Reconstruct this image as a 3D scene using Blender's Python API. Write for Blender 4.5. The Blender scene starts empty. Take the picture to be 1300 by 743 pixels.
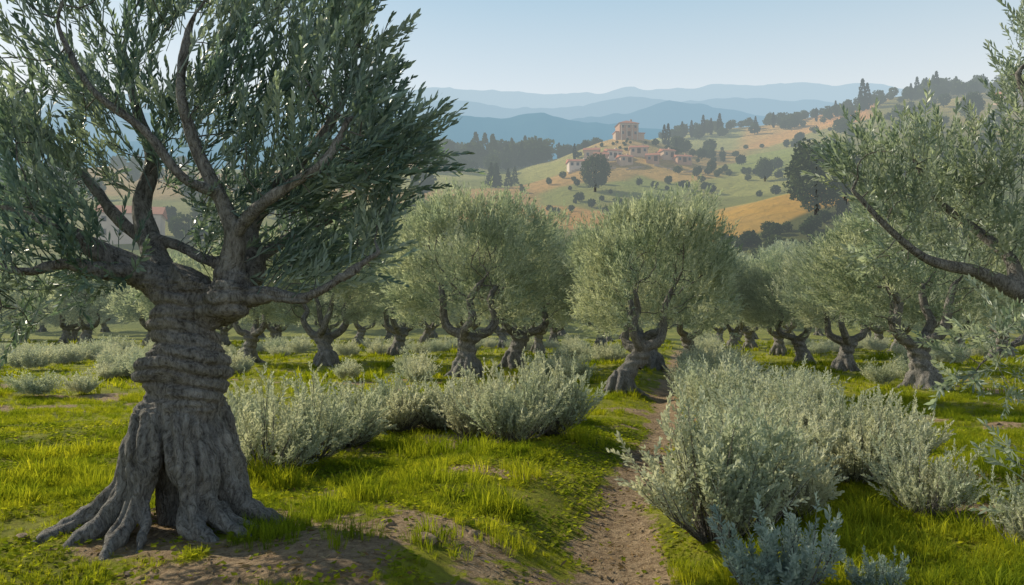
import bpy, math, random, time
import numpy as np
from mathutils import Vector, Matrix
T0=time.time()
rng=np.random.default_rng(11); random.seed(5)
scene=bpy.context.scene
CAMZ=1.8
# ------------------------------------------------------------ noise
def _h(ix,iy,iz,seed):
    n=(ix.astype(np.int64)*374761393+iy.astype(np.int64)*668265263+iz.astype(np.int64)*2147483647+seed*1274126177)&0x7fffffff
    n=((n^(n>>13))*1274126177)&0x7fffffff
    n=(n^(n>>16))
    return (n&0xffff)/65535.0
def vn3(x,y,z,seed=0):
    ix,iy,iz=np.floor(x),np.floor(y),np.floor(z)
    fx,fy,fz=x-ix,y-iy,z-iz
    fx=fx*fx*(3-2*fx);fy=fy*fy*(3-2*fy);fz=fz*fz*(3-2*fz)
    r=0
    for a in(0,1):
        wa=fx if a else 1-fx
        for b in(0,1):
            wb=fy if b else 1-fy
            for c in(0,1):
                wc=fz if c else 1-fz
                r=r+wa*wb*wc*_h(ix+a,iy+b,iz+c,seed)
    return r
def fbm(x,y,z=None,oct=4,seed=0):
    x=np.asarray(x,float);y=np.asarray(y,float)
    if z is None: z=np.zeros_like(x)+.5
    r=0;a=.5;t=0
    for i in range(oct):
        r=r+a*vn3(x,y,z,seed+i*7);t+=a;a*=.5;x=x*2.03+3.1;y=y*2.03+1.7;z=z*2.03+.9
    return r/t
def sm(e0,e1,x):
    t=np.clip((x-e0)/(e1-e0),0,1);return t*t*(3-2*t)
def unit(v): return v/np.maximum(np.linalg.norm(v,axis=-1,keepdims=True),1e-9)
# ------------------------------------------------------------ terrain heights
def path_x(y): return .7+(y-5.4)*.222+.13*np.sin(y*.55)*np.clip((30-y)/20,0,1)
# surveyed hill heights: bearing tangent, distance, elevation tangent
rows={
 105:{0:405,300:405,520:400,700:395,900:380,1000:372,1150:365,1300:360},
 140:{0:360,300:355,520:350,700:345,900:325,1000:300,1150:290,1300:290},
 180:{0:310,300:310,520:305,700:300,800:295,900:277,1000:246,1150:232,1300:225},
 235:{0:265,300:270,520:262,700:265,800:262,900:258,1000:243,1150:215,1300:200},
 300:{0:235,300:235,520:228,600:232,700:226,800:214,900:218,1000:205,1150:172,1300:160},
 355:{0:222,300:218,520:208,600:214,700:206,760:183,800:172,840:182,900:196,1000:188,1150:150,1300:142},
 430:{0:215,300:215,520:205,600:212,700:210,800:184,900:176,1000:165,1100:138,1150:130,1300:125},
 520:{0:225,300:225,520:222,700:216,800:190,900:166,1000:160,1100:137,1150:127,1300:118},
}
cp=[];cz=[]
for d,r in rows.items():
    for px,py in r.items():
        cp.append(((px-650)/1000,math.log(d)));cz.append(CAMZ+d*(410-py)/1000)
for px in(0,300,520,700,900,1100,1300):
    for d,z in((70,0),(85,0.3),(720,70+max(0,px-700)*.09),(1200,60),(2500,50),(6000,40)):
        cp.append(((px-650)/1000,math.log(d)));cz.append(z)
cp=np.array(cp);cz=np.array(cz)
def _tps(r2): return .5*r2*np.log(np.maximum(r2,1e-12))
_sc=np.array([3.0,1.6])
_A=cp*_sc;_n=len(_A)
_K=_tps(((_A[:,None]-_A[None])**2).sum(-1))+np.eye(_n)*.003
_Pm=np.hstack([np.ones((_n,1)),_A]);_M=np.block([[_K,_Pm],[_Pm.T,np.zeros((3,3))]])
_W=np.linalg.solve(_M,np.concatenate([cz,np.zeros(3)]))
def hills(x,y):
    sh=x.shape;x=x.ravel();y=y.ravel();out=np.zeros(len(x))
    for i in range(0,len(x),40000):
        yy=np.maximum(y[i:i+40000],60);u=np.clip(x[i:i+40000]/yy,-.95,.95)
        q=np.stack([u,np.log(yy)],1)*_sc
        r2=((q[:,None]-_A[None])**2).sum(-1)
        out[i:i+40000]=_tps(r2)@_W[:_n]+_W[_n]+q@_W[_n+1:]
    return out.reshape(sh)
def H(x,y):
    x=np.asarray(x,float);y=np.asarray(y,float)
    nf=1-sm(50,90,y)
    z=(.36*(fbm(x/6+9,y/6,oct=3,seed=3)-.5)+.20*(fbm(x/.9,y/.9,oct=3,seed=8)-.5))*nf
    pd=(x-path_x(y))/.6
    z=z-.15*np.exp(-pd**2)*nf
    z=z+.20*np.exp(-((x-path_x(y)+1.7)/.9)**2)*nf*sm(16,8,y)
    z=z+.12*np.exp(-(((x+2.66)/1.2)**2+((y-6.4)/1.0)**2))
    w=sm(72,110,y)
    far=hills(x,y)+ (fbm(x/28,y/28,oct=4,seed=21)-.5)*5*sm(120,260,y)
    return z*(1-w)+far*w
def Hs(x,y): return float(H(np.array([x]),np.array([y]))[0])
def dirt_mask(x,y):
    n=fbm(x/.55,y/.55,oct=4,seed=31)-.5
    n2=fbm(x/1.8,y/1.8,oct=3,seed=37)-.5
    w=.29+.15*sm(9,5,y)+.10*sm(12,30,y)
    p=sm(1.5,.5,np.abs(x-path_x(y)+n2*.3)/w+n*2.3+n2*.9)
    b=sm(.95,.4,np.sqrt(((x+1.0)/1.8)**2+((y-5.5)/1.3)**2)+n*2.4)*.92
    c=sm(.95,.3,np.sqrt(((x+2.6)/1.3)**2+((y-6.1)/.95)**2)+n*1.6)
    e=sm(.56,.68,fbm(x/1.1+40,y/1.1,oct=4,seed=57))*.9*sm(45,20,y)
    f=sm(.9,.4,np.sqrt(((x+.1)/1.2)**2+((y-4.9)/.9)**2)+n*2.4)*.88
    return np.clip(np.maximum.reduce([p,b,c,e,f]),0,1)
# ------------------------------------------------------------ mesh utils
def mk(name,V,F,mats,rnd=None,smooth=False,attrs=None):
    me=bpy.data.meshes.new(name)
    V=np.ascontiguousarray(V,np.float32);F=np.ascontiguousarray(F,np.int32)
    k=F.shape[1]
    me.vertices.add(len(V));me.vertices.foreach_set('co',V.ravel())
    me.loops.add(F.size);me.loops.foreach_set('vertex_index',F.ravel())
    me.polygons.add(len(F));me.polygons.foreach_set('loop_start',np.arange(0,F.size,k,dtype=np.int32))
    me.polygons.foreach_set('use_smooth',np.full(len(F),smooth))
    me.update(calc_edges=True)
    if rnd is not None:
        a=me.attributes.new('rnd','FLOAT','POINT');a.data.foreach_set('value',np.ascontiguousarray(rnd,np.float32))
    if attrs:
        for kx,vv in attrs.items():
            if vv.ndim==1:
                a=me.attributes.new(kx,'FLOAT','POINT');a.data.foreach_set('value',np.ascontiguousarray(vv,np.float32))
            else:
                a=me.attributes.new(kx,'FLOAT_COLOR','POINT');a.data.foreach_set('color',np.ascontiguousarray(np.hstack([vv,np.ones((len(vv),1))]),np.float32).ravel())
    for m in (mats if isinstance(mats,(list,tuple)) else [mats]): me.materials.append(m)
    return me
def ob(name,me,parent=None,loc=(0,0,0),rot=(0,0,0),scale=1):
    o=bpy.data.objects.new(name,me);scene.collection.objects.link(o)
    o.location=loc;o.rotation_euler=rot
    o.scale=(scale,)*3 if np.isscalar(scale) else scale
    if parent is not None:o.parent=parent
    return o
def empty(name,loc=(0,0,0),rotz=0,scale=1):
    o=ob(name,None,None,loc,(0,0,rotz),scale);o.empty_display_size=.3;return o
def orient(d,roll):
    d=unit(d);up=np.zeros_like(d);up[:,2]=1;bad=np.abs(d[:,2])>.995;up[bad]=[1,0,0]
    x=unit(np.cross(up,d));y=np.cross(d,x);c=np.cos(roll)[:,None];s=np.sin(roll)[:,None]
    return np.stack([x*c+y*s,-x*s+y*c,d],axis=2)
def scatter(T,F,P,R,S):
    n=len(P);S=np.asarray(S)
    if S.ndim==1:S=S[:,None]*np.ones((1,3))
    V=np.einsum('nij,nvj->nvi',R,T[None]*S[:,None,:])+P[:,None]
    FF=F[None]+(np.arange(n)*len(T))[:,None,None]
    return V.reshape(-1,3),FF.reshape(-1,F.shape[1])
def cat(parts):
    V=[];F=[];o=0
    for v,f in parts:
        V.append(v);F.append(f+o);o+=len(v)
    return np.concatenate(V),np.concatenate(F)
def tube(pts,rad,sides=8,cap=True):
    pts=np.asarray(pts,float);rad=np.asarray(rad,float);n=len(pts)
    t=np.gradient(pts,axis=0);t=unit(t)
    ref=np.array([1,0,0.]) if abs(t[0][0])<.8 else np.array([0,1,0.])
    u=np.cross(t[0],ref);u/=np.linalg.norm(u);U=[]
    for i in range(n):
        u=u-t[i]*np.dot(u,t[i]);u/=max(np.linalg.norm(u),1e-9);U.append(u)
    U=np.array(U);W=np.cross(t,U);a=np.arange(sides)/sides*2*np.pi
    V=pts[:,None]+rad[:,None,None]*(np.cos(a)[None,:,None]*U[:,None]+np.sin(a)[None,:,None]*W[:,None])
    V=V.reshape(-1,3);F=[]
    for i in range(n-1):
        b=i*sides
        for j in range(sides):
            k=(j+1)%sides
            F.append((b+j,b+k,b+sides+k));F.append((b+j,b+sides+k,b+sides+j))
    if cap:
        V=np.vstack([V,pts[0],pts[-1]]);c0=n*sides;c1=c0+1;b=(n-1)*sides
        for j in range(sides):
            k=(j+1)%sides;F.append((c0,k,j));F.append((c1,b+j,b+k))
    return V,np.array(F)
def spline(ctrl,rad,n):
    ctrl=np.asarray(ctrl,float);rad=np.asarray(rad,float);m=len(ctrl)
    t=np.linspace(0,m-1,n);o=[];r=[]
    for x in t:
        i=min(int(x),m-2);f=x-i
        p0=ctrl[max(i-1,0)];p1=ctrl[i];p2=ctrl[i+1];p3=ctrl[min(i+2,m-1)]
        o.append(.5*((2*p1)+(-p0+p2)*f+(2*p0-5*p1+4*p2-p3)*f*f+(-p0+3*p1-3*p2+p3)*f**3))
        r.append(rad[i]*(1-f)+rad[i+1]*f)
    return np.array(o),np.array(r)
# ------------------------------------------------------------ materials
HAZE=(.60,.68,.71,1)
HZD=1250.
class NT:
    def __init__(s,name):
        s.m=bpy.data.materials.new(name);s.m.use_nodes=True;s.t=s.m.node_tree;s.t.nodes.clear()
    def n(s,ty,ins=None,**k):
        x=s.t.nodes.new(ty)
        for a,b in k.items(): setattr(x,a,b)
        if ins:
            for a,b in ins.items():
                if isinstance(b,bpy.types.NodeSocket): s.t.links.new(b,x.inputs[a])
                else: x.inputs[a].default_value=b
        return x
    def math(s,op,a,b=0.0):
        return s.n('ShaderNodeMath',{0:a,1:b},operation=op).outputs[0]
    def mix(s,f,a,b,bt='MIX'):
        x=s.n('ShaderNodeMix',None,data_type='RGBA',blend_type=bt)
        for i,v in((0,f),(6,a),(7,b)):
            if isinstance(v,bpy.types.NodeSocket):s.t.links.new(v,x.inputs[i])
            else:x.inputs[i].default_value=v if i==0 else (tuple(v)+(1,) if len(v)==3 else v)
        return x.outputs[2]
    def noise(s,scale,vec=None,detail=5,rough=.6):
        i={'Scale':scale,'Detail':detail,'Roughness':rough}
        if vec is not None:i['Vector']=vec
        return s.n('ShaderNodeTexNoise',i).outputs['Fac']
    def remap(s,v,a,b,c=0.,d=1.):
        return s.n('ShaderNodeMapRange',{0:v,1:a,2:b,3:c,4:d}).outputs[0]
    def pos(s): return s.n('ShaderNodeNewGeometry').outputs['Position']
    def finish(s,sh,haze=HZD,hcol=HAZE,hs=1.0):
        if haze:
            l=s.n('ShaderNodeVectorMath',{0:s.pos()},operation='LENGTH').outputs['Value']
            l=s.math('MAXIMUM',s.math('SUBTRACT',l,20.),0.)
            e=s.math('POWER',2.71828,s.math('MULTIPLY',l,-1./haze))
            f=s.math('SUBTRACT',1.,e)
            em=s.n('ShaderNodeEmission',{'Color':hcol,'Strength':hs}).outputs[0]  # aerial haze painted into the surface: glow grows with distance from origin
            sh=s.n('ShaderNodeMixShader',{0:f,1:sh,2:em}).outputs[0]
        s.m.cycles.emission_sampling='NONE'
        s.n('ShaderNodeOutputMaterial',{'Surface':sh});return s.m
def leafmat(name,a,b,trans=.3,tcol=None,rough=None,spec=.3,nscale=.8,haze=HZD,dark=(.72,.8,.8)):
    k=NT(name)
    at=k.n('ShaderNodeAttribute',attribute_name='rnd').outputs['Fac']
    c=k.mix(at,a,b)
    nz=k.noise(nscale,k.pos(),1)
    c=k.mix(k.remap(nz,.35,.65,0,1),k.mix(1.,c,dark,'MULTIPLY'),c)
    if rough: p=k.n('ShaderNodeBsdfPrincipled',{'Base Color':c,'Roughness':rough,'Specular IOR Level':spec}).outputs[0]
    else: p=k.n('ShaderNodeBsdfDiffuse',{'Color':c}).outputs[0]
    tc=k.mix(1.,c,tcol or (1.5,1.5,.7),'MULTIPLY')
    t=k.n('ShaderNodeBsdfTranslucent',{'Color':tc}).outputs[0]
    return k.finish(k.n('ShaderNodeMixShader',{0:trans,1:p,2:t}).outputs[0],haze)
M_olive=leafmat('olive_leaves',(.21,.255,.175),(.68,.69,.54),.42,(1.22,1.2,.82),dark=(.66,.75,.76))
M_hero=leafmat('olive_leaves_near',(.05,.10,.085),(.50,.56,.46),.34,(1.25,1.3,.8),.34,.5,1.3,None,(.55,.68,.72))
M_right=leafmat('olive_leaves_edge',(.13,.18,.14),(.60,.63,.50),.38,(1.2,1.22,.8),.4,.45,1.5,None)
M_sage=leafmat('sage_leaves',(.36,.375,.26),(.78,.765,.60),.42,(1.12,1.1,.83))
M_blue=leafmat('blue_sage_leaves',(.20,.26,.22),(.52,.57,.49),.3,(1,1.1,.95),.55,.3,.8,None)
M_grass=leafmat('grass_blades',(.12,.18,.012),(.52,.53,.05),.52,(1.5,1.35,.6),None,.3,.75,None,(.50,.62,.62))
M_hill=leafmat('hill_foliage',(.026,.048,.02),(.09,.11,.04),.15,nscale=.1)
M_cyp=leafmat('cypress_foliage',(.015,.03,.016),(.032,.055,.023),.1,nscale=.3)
def barkmat(name,a,b,sc=1.,bump=.05,vor=1.):
    k=NT(name);tc=k.n('ShaderNodeTexCoord').outputs['Object']
    wp=k.n('ShaderNodeTexNoise',{'Vector':tc,'Scale':3.,'Detail':3.}).outputs['Color']
    tw=k.n('ShaderNodeVectorMath',{0:tc,1:k.n('ShaderNodeVectorMath',{0:wp,1:(.25,.25,.25)},operation='MULTIPLY').outputs[0]},operation='ADD').outputs[0]
    mp=k.n('ShaderNodeMapping',{'Vector':tw,'Scale':(sc,sc,sc*.35)}).outputs[0]
    n1=k.noise(9,mp,8,.7);n2=k.noise(40,mp,6,.75);n3=k.noise(2.2,tc,3)
    v=k.n('ShaderNodeTexVoronoi',{'Vector':mp,'Scale':30.,'Randomness':1.},feature='DISTANCE_TO_EDGE').outputs['Distance']
    c=k.mix(k.remap(n1,.38,.62),a,b)
    c=k.mix(k.remap(n3,.45,.7,0,.5),c,(.22,.21,.175))
    c=k.mix(k.remap(v,0,.04,.4*vor,0),c,(.03,.025,.022))
    c=k.mix(k.remap(n2,.42,.7,0,.6),c,(.50,.48,.45))
    c=k.mix(k.remap(n2,.5,.3,0,.75),c,(.025,.022,.02))
    h=k.math('ADD',k.math('MULTIPLY',n1,1.),k.math('MULTIPLY',n2,.8))
    h=k.math('ADD',h,k.remap(v,0,.12,-.15*vor,0))
    bp=k.n('ShaderNodeBump',{'Height':h,'Strength':1.,'Distance':bump}).outputs[0]
    return k.finish(k.n('ShaderNodeBsdfPrincipled',{'Base Color':c,'Roughness':.9,'Normal':bp,'Specular IOR Level':.2}).outputs[0],None)
M_bark=barkmat('olive_bark',(.11,.10,.09),(.38,.35,.32),1.,.06)
M_twig=barkmat('twig_bark',(.03,.026,.024),(.12,.10,.088),2.,.01)
def simple(name,c,c2=None,sc=1.,rough=.85,bump=.0,haze=HZD):
    k=NT(name);n=k.noise(sc,k.pos(),5)
    col=k.mix(k.remap(n,.3,.7),c,c2 or tuple(x*.7 for x in c))
    i={'Base Color':col,'Roughness':rough}
    if bump:i['Normal']=k.n('ShaderNodeBump',{'Height':n,'Strength':1.,'Distance':bump}).outputs[0]
    return k.finish(k.n('ShaderNodeBsdfPrincipled',i).outputs[0],haze)
# ground
k=NT('ground_grass_and_soil');P=k.pos()
far=k.n('ShaderNodeAttribute',attribute_name='far').outputs['Fac']
dirt=k.n('ShaderNodeAttribute',attribute_name='dirt').outputs['Fac']
hc=k.n('ShaderNodeAttribute',attribute_name='col').outputs['Color']
n1=k.noise(1.3,P,6);n2=k.noise(14,P,6,.7);n3=k.noise(.35,P,4);n4=k.noise(60,P,4,.7)
g=k.mix(k.remap(n1,.35,.65),(.11,.15,.016),(.36,.36,.035))
g=k.mix(k.remap(n2,.4,.75,0,.7),g,(.11,.085,.03))
g=k.mix(k.remap(n3,.45,.7,0,.5),g,(.44,.40,.08))
d=k.mix(k.remap(n2,.35,.65),(.17,.11,.06),(.50,.36,.22))
d=k.mix(k.remap(n4,.45,.7,0,.5),d,(.62,.48,.32))
d=k.mix(k.remap(n1,.5,.7,0,.6),d,(.16,.105,.06))
dm=k.remap(k.math('ADD',dirt,k.math('MULTIPLY',k.math('SUBTRACT',n2,.5),1.3)),.35,.6)
nc=k.mix(dm,g,d)
hn=k.noise(.25,P,8,.75);hn2=k.noise(.06,P,5,.6)
hcol=k.mix(k.remap(hn,.45,.75,0,.5),hc,(.13,.13,.04))
hcol=k.mix(k.remap(hn2,.4,.7,0,.3),hcol,k.mix(1.,hcol,(.7,.8,.65),'MULTIPLY'))
c=k.mix(far,nc,hcol)
hh=k.math('ADD',k.math('MULTIPLY',n2,1.),k.math('MULTIPLY',n4,.35))
bp=k.n('ShaderNodeBump',{'Height':hh,'Strength':1.,'Distance':.08}).outputs[0]
bp=k.n('ShaderNodeBump',{'Height':hn,'Strength':far,'Distance':3.,'Normal':bp}).outputs[0]
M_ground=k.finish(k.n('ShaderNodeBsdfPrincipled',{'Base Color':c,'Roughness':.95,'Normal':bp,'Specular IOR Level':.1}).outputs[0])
# ------------------------------------------------------------ ground sheet
ys=np.concatenate([np.arange(-12,3,.4),np.arange(3,30,.11),np.arange(30,62,.3),np.geomspace(62,720,380),np.geomspace(735,6500,30)])
sx=np.linspace(-1.15,1.15,430)
Y,S=np.meshgrid(ys,sx,indexing='ij');X=S*(Y+15)
Xf,Yf=X.ravel(),Y.ravel();Z=H(Xf,Yf)
seeds=[ # bearing, distance, colour of field
 (945,178,(.70,.40,.08)),(985,172,(.68,.39,.08)),(905,190,(.62,.38,.09)),(930,160,(.62,.37,.09)),(1000,200,(.5,.4,.1)),
 (960,132,(.15,.16,.04)),(1060,140,(.13,.14,.04)),(880,140,(.22,.21,.06)),(900,112,(.15,.18,.05)),
 (720,225,(.64,.34,.10)),(700,290,(.62,.36,.12)),(680,330,(.44,.40,.12)),(800,240,(.30,.28,.07)),(870,235,(.26,.26,.06)),
 (850,300,(.62,.38,.12)),(770,300,(.58,.36,.12)),(810,275,(.30,.33,.08)),(745,265,(.34,.34,.09)),(930,270,(.40,.38,.10)),(970,320,(.33,.36,.09)),(900,330,(.60,.38,.13)),
 (800,345,(.62,.40,.16)),(745,340,(.45,.38,.13)),(840,350,(.5,.36,.12)),(800,390,(.28,.26,.08)),
 (620,310,(.34,.34,.09)),(640,260,(.55,.33,.11)),(570,320,(.45,.42,.13)),(540,360,(.5,.33,.14)),(600,380,(.28,.28,.08)),
 (1050,380,(.38,.34,.11)),(1080,430,(.74,.36,.13)),(1020,410,(.70,.38,.13)),(1150,420,(.28,.25,.07)),(980,430,(.66,.40,.14)),
 (920,430,(.42,.40,.14)),(1150,340,(.26,.24,.07)),(1230,430,(.50,.38,.12)),(1250,350,(.4,.31,.09)),(1050,250,(.25,.25,.06)),(1100,200,(.22,.21,.06)),
 (960,500,(.42,.30,.1)),(1080,520,(.25,.24,.07)),(1250,520,(.2,.2,.06)),
 (450,200,(.36,.34,.09)),(400,300,(.55,.35,.12)),(300,240,(.28,.28,.07)),(200,320,(.5,.33,.12)),(100,230,(.34,.32,.09)),(0,320,(.28,.28,.08)),(350,400,(.24,.26,.08)),
 (650,180,(.24,.25,.06)),(750,170,(.28,.25,.07)),(820,160,(.24,.22,.06)),(550,160,(.2,.22,.06)),(400,130,(.18,.22,.05)),(700,120,(.18,.22,.05)),(200,130,(.18,.22,.05)),(-100,300,(.25,.25,.08)),(1450,300,(.25,.25,.08)),(1400,160,(.15,.17,.05))]
sp=np.array([((a-650)/1000*7,math.log(b)*5) for a,b,_ in seeds]);scl=np.array([c for _,_,c in seeds])
uu=np.clip(Xf/np.maximum(Yf,60),-1.2,1.2);ld=np.log(np.maximum(Yf,60))
wx=(fbm(Xf/40,Yf/40,seed=70)-.5)*.55;wy=(fbm(Xf/40,Yf/40,seed=90)-.5)*.55
Q=np.stack([uu*7+wx,ld*5+wy],1)
col=np.zeros((len(Q),3))
for i in range(0,len(Q),40000):
    dd=np.sqrt(((Q[i:i+40000,None]-sp[None])**2).sum(-1));w=np.exp(-(dd-dd.min(1,keepdims=True))*34);w/=w.sum(1,keepdims=True);col[i:i+40000]=w@scl
nr,ncx=X.shape
idx=np.arange(nr*ncx).reshape(nr,ncx)
F=np.stack([idx[:-1,:-1],idx[:-1,1:],idx[1:,1:],idx[1:,:-1]],-1).reshape(-1,4)
me=mk('ground',np.stack([Xf,Yf,Z],1),F,M_ground,smooth=True,attrs={'far':sm(70,120,Yf),'dirt':dirt_mask(Xf,Yf)*sm(75,40,Yf),'col':col})
ob('ground',me)
print('ground',time.time()-T0)
# ------------------------------------------------------------ mountains
def ridge(name,d,prof,color,hz,seed,depth):
    pxs=np.array([p[0] for p in prof]);pys=np.array([p[1] for p in prof])
    nx=420;u=np.linspace(-1.15,1.15,nx);crest=CAMZ+d*(410-np.interp(u*1000+650,pxs,pys))/1000
    crest=crest+d*.006*(fbm(u*18,u*0+seed,oct=4,seed=seed)-.5)
    nt=40;t=np.linspace(-1,1,nt);U,Tt=np.meshgrid(u,t,indexing='ij')
    Yv=d+Tt*depth;Xv=U*d
    C=crest[:,None]+0*Tt
    lam=d*.06
    rg=1-np.abs(fbm(Xv/lam,Yv/lam,oct=5,seed=seed)*2-1)
    prof_t=(1-np.abs(Tt)**1.3)
    Zv=C*(.25+.75*prof_t)+(rg-.75)*d*.035*(.35+np.abs(Tt))
    i=np.arange(nx*nt).reshape(nx,nt)
    F=np.stack([i[:-1,:-1],i[1:,:-1],i[1:,1:],i[:-1,1:]],-1).reshape(-1,4)
    k=NT(name+'_mat');n=k.noise(.012,k.pos(),6,.7)
    c=k.mix(k.remap(n,.35,.65),color,tuple(x*.6 for x in color))
    m=k.finish(k.n('ShaderNodeBsdfPrincipled',{'Base Color':c,'Roughness':1.,'Specular IOR Level':0.}).outputs[0],hz[0],hz[1]+(1,))  # blue of the range is painted haze, emission mixed over its base colour
    ob('mountain_range',mk(name,np.stack([Xv.ravel(),Yv.ravel(),Zv.ravel()],1),F,m,smooth=True))
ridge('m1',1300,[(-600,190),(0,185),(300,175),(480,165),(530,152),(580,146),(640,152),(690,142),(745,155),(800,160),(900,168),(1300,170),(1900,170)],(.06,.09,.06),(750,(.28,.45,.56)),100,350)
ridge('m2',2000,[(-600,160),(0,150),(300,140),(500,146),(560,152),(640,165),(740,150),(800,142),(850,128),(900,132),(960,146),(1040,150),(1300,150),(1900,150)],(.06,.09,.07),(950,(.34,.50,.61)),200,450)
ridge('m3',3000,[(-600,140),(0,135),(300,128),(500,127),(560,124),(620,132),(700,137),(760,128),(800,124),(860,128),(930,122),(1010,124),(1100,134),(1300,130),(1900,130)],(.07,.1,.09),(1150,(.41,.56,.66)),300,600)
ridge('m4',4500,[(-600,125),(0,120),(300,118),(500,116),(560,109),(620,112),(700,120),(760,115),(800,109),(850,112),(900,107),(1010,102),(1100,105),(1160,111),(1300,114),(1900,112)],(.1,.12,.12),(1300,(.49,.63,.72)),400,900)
# ------------------------------------------------------------ leaves and sprigs
LEAF6=(np.array([(0,0,0),(-.5,.06,.36),(.5,.06,.36),(-.42,.1,.7),(.42,.1,.7),(0,-.02,1)],float),np.array([(0,2,1),(1,2,4),(1,4,3),(3,4,5)]))
LEAF4=(np.array([(0,0,0),(-.5,.05,.5),(.5,.05,.5),(0,0,1)],float),np.array([(0,2,1),(1,2,3)]))
def sprig(nl,leaf,L,W,seed,stem=True,ang=(30,60),jit=.12):
    r=np.random.default_rng(seed)
    t=np.linspace(.08,1,nl)+r.normal(0,.02,nl)
    az=np.arange(nl)*2.4+r.normal(0,.5,nl)
    A=np.radians(ang[1]+(ang[0]-ang[1])*t+r.normal(0,8,nl))
    d=np.stack([np.sin(A)*np.cos(az),np.sin(A)*np.sin(az),np.cos(A)],1)
    bend=np.stack([jit*t**2*np.cos(seed),jit*t**2*np.sin(seed),t],1)
    ll=L*(.7+.5*r.random(nl))*(1-.3*t)
    v,f=scatter(leaf[0],leaf[1],bend,orient(d,r.random(nl)*6.28),np.stack([np.full(nl,W),np.full(nl,W),ll],1))
    parts=[(v,f)]
    if stem:
        tt=np.linspace(-.3,.95,4);pp=np.stack([jit*np.clip(tt,0,1)**2*np.cos(seed),jit*np.clip(tt,0,1)**2*np.sin(seed),tt],1)
        parts.append(tube(pp,[.014,.012,.009,.004],3,False))
    return cat(parts)
HS=[sprig(22,LEAF6,.27,.056,s,True,(12,42),.18) for s in range(6)]
RS=[sprig(20,LEAF6,.34,.062,s+7,True,(15,52),.18) for s in range(5)]
MS=[sprig(9,LEAF4,.55,.11,s+20,False,(15,45),.15) for s in range(4)]
FS=[sprig(4,LEAF4,.9,.22,s+25,False,(10,45),.1) for s in range(4)]
SS=[sprig(22,LEAF6,.25,.075,s+40,True,(20,50),.15) for s in range(5)]
SM=[sprig(8,LEAF4,.42,.14,s+50,False,(20,50)) for s in range(3)]
BS=[sprig(20,LEAF6,.42,.10,s+60,True,(25,65),.1) for s in range(3)]
def foliage(name,P,D,S,temps,mat,seed=0):
    r=np.random.default_rng(seed);parts=[];rn=[]
    w=r.integers(0,len(temps),len(P))
    for i,(T,F) in enumerate(temps):
        q=w==i
        if not q.any():continue
        n=q.sum();parts.append(scatter(T,F,P[q],orient(D[q],r.random(n)*6.28),S[q]))
        base=r.random(n)[:,None]*.6+r.random((n,len(T)//4+1)).repeat(4,1)[:,:len(T)]*.4
        rn.append(base.ravel())
    V,F=cat(parts)
    return mk(name,V,F,mat,rnd=np.concatenate(rn))
# ------------------------------------------------------------ space colonisation
def colonize(attr,nodes,par,step=.22,infl=1.6,kill=.4,iters=70,seed=0,grav=.06):
    r=np.random.default_rng(seed)
    nodes=[np.array(n,float) for n in nodes];par=list(par);A=attr.copy()
    for it in range(iters):
        if len(A)==0:break
        Nn=np.array(nodes);d=np.linalg.norm(A[:,None]-Nn[None],axis=2);ni=d.argmin(1);dm=d[np.arange(len(A)),ni]
        inf=infl if it>5 else 9
        new=0
        for j in np.unique(ni[dm<inf]):
            q=(ni==j)&(dm<inf)
            v=unit(A[q]-Nn[j]).sum(0);v=v/max(np.linalg.norm(v),1e-6)+r.normal(0,.22,3)+[0,0,grav];v/=np.linalg.norm(v)
            p=Nn[j]+v*step
            if np.min(np.linalg.norm(Nn-p,axis=1))<step*.35:continue
            nodes.append(p);par.append(j);new+=1
        Nn=np.array(nodes);d=np.linalg.norm(A[:,None]-Nn[None],axis=2).min(1);A=A[d>kill]
        if new==0:break
    return np.array(nodes),np.array(par)
def branches(nodes,par,tip=.008,ex=2.4,fixed=None,sides=6):
    n=len(nodes);acc=np.zeros(n);ch=[[] for _ in range(n)]
    for i in range(n):
        if par[i]>=0:ch[par[i]].append(i)
    for i in range(n-1,-1,-1):
        if not ch[i]:acc[i]=tip**ex
        if par[i]>=0:acc[par[i]]+=acc[i]
    rad=acc**(1/ex);nf=len(fixed) if fixed is not None else 0
    for i in range(nf): rad[i]=fixed[i]
    for i in range(max(1,nf),n):
        if par[i]>=0: rad[i]=min(rad[i],rad[par[i]])
    parts=[];starts=[(i,-1) for i in range(n) if par[i]<0]
    while starts:
        i,p=starts.pop();ch_pts=[];rr=[]
        if p>=0:ch_pts.append(nodes[p]);rr.append(min(rad[p],rad[i]*1.25))
        while True:
            ch_pts.append(nodes[i]);rr.append(rad[i])
            c=sorted(ch[i],key=lambda q:-acc[q])
            if not c:break
            for q in c[1:]:starts.append((q,i))
            i=c[0]
        if len(ch_pts)>=2:
            pp,r2=spline(ch_pts,rr,len(ch_pts)*2-1) if len(ch_pts)>2 else (np.array(ch_pts),np.array(rr))
            parts.append(tube(pp,r2,sides if rr[0]>.03 else 4,False))
    return cat(parts),rad
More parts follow.
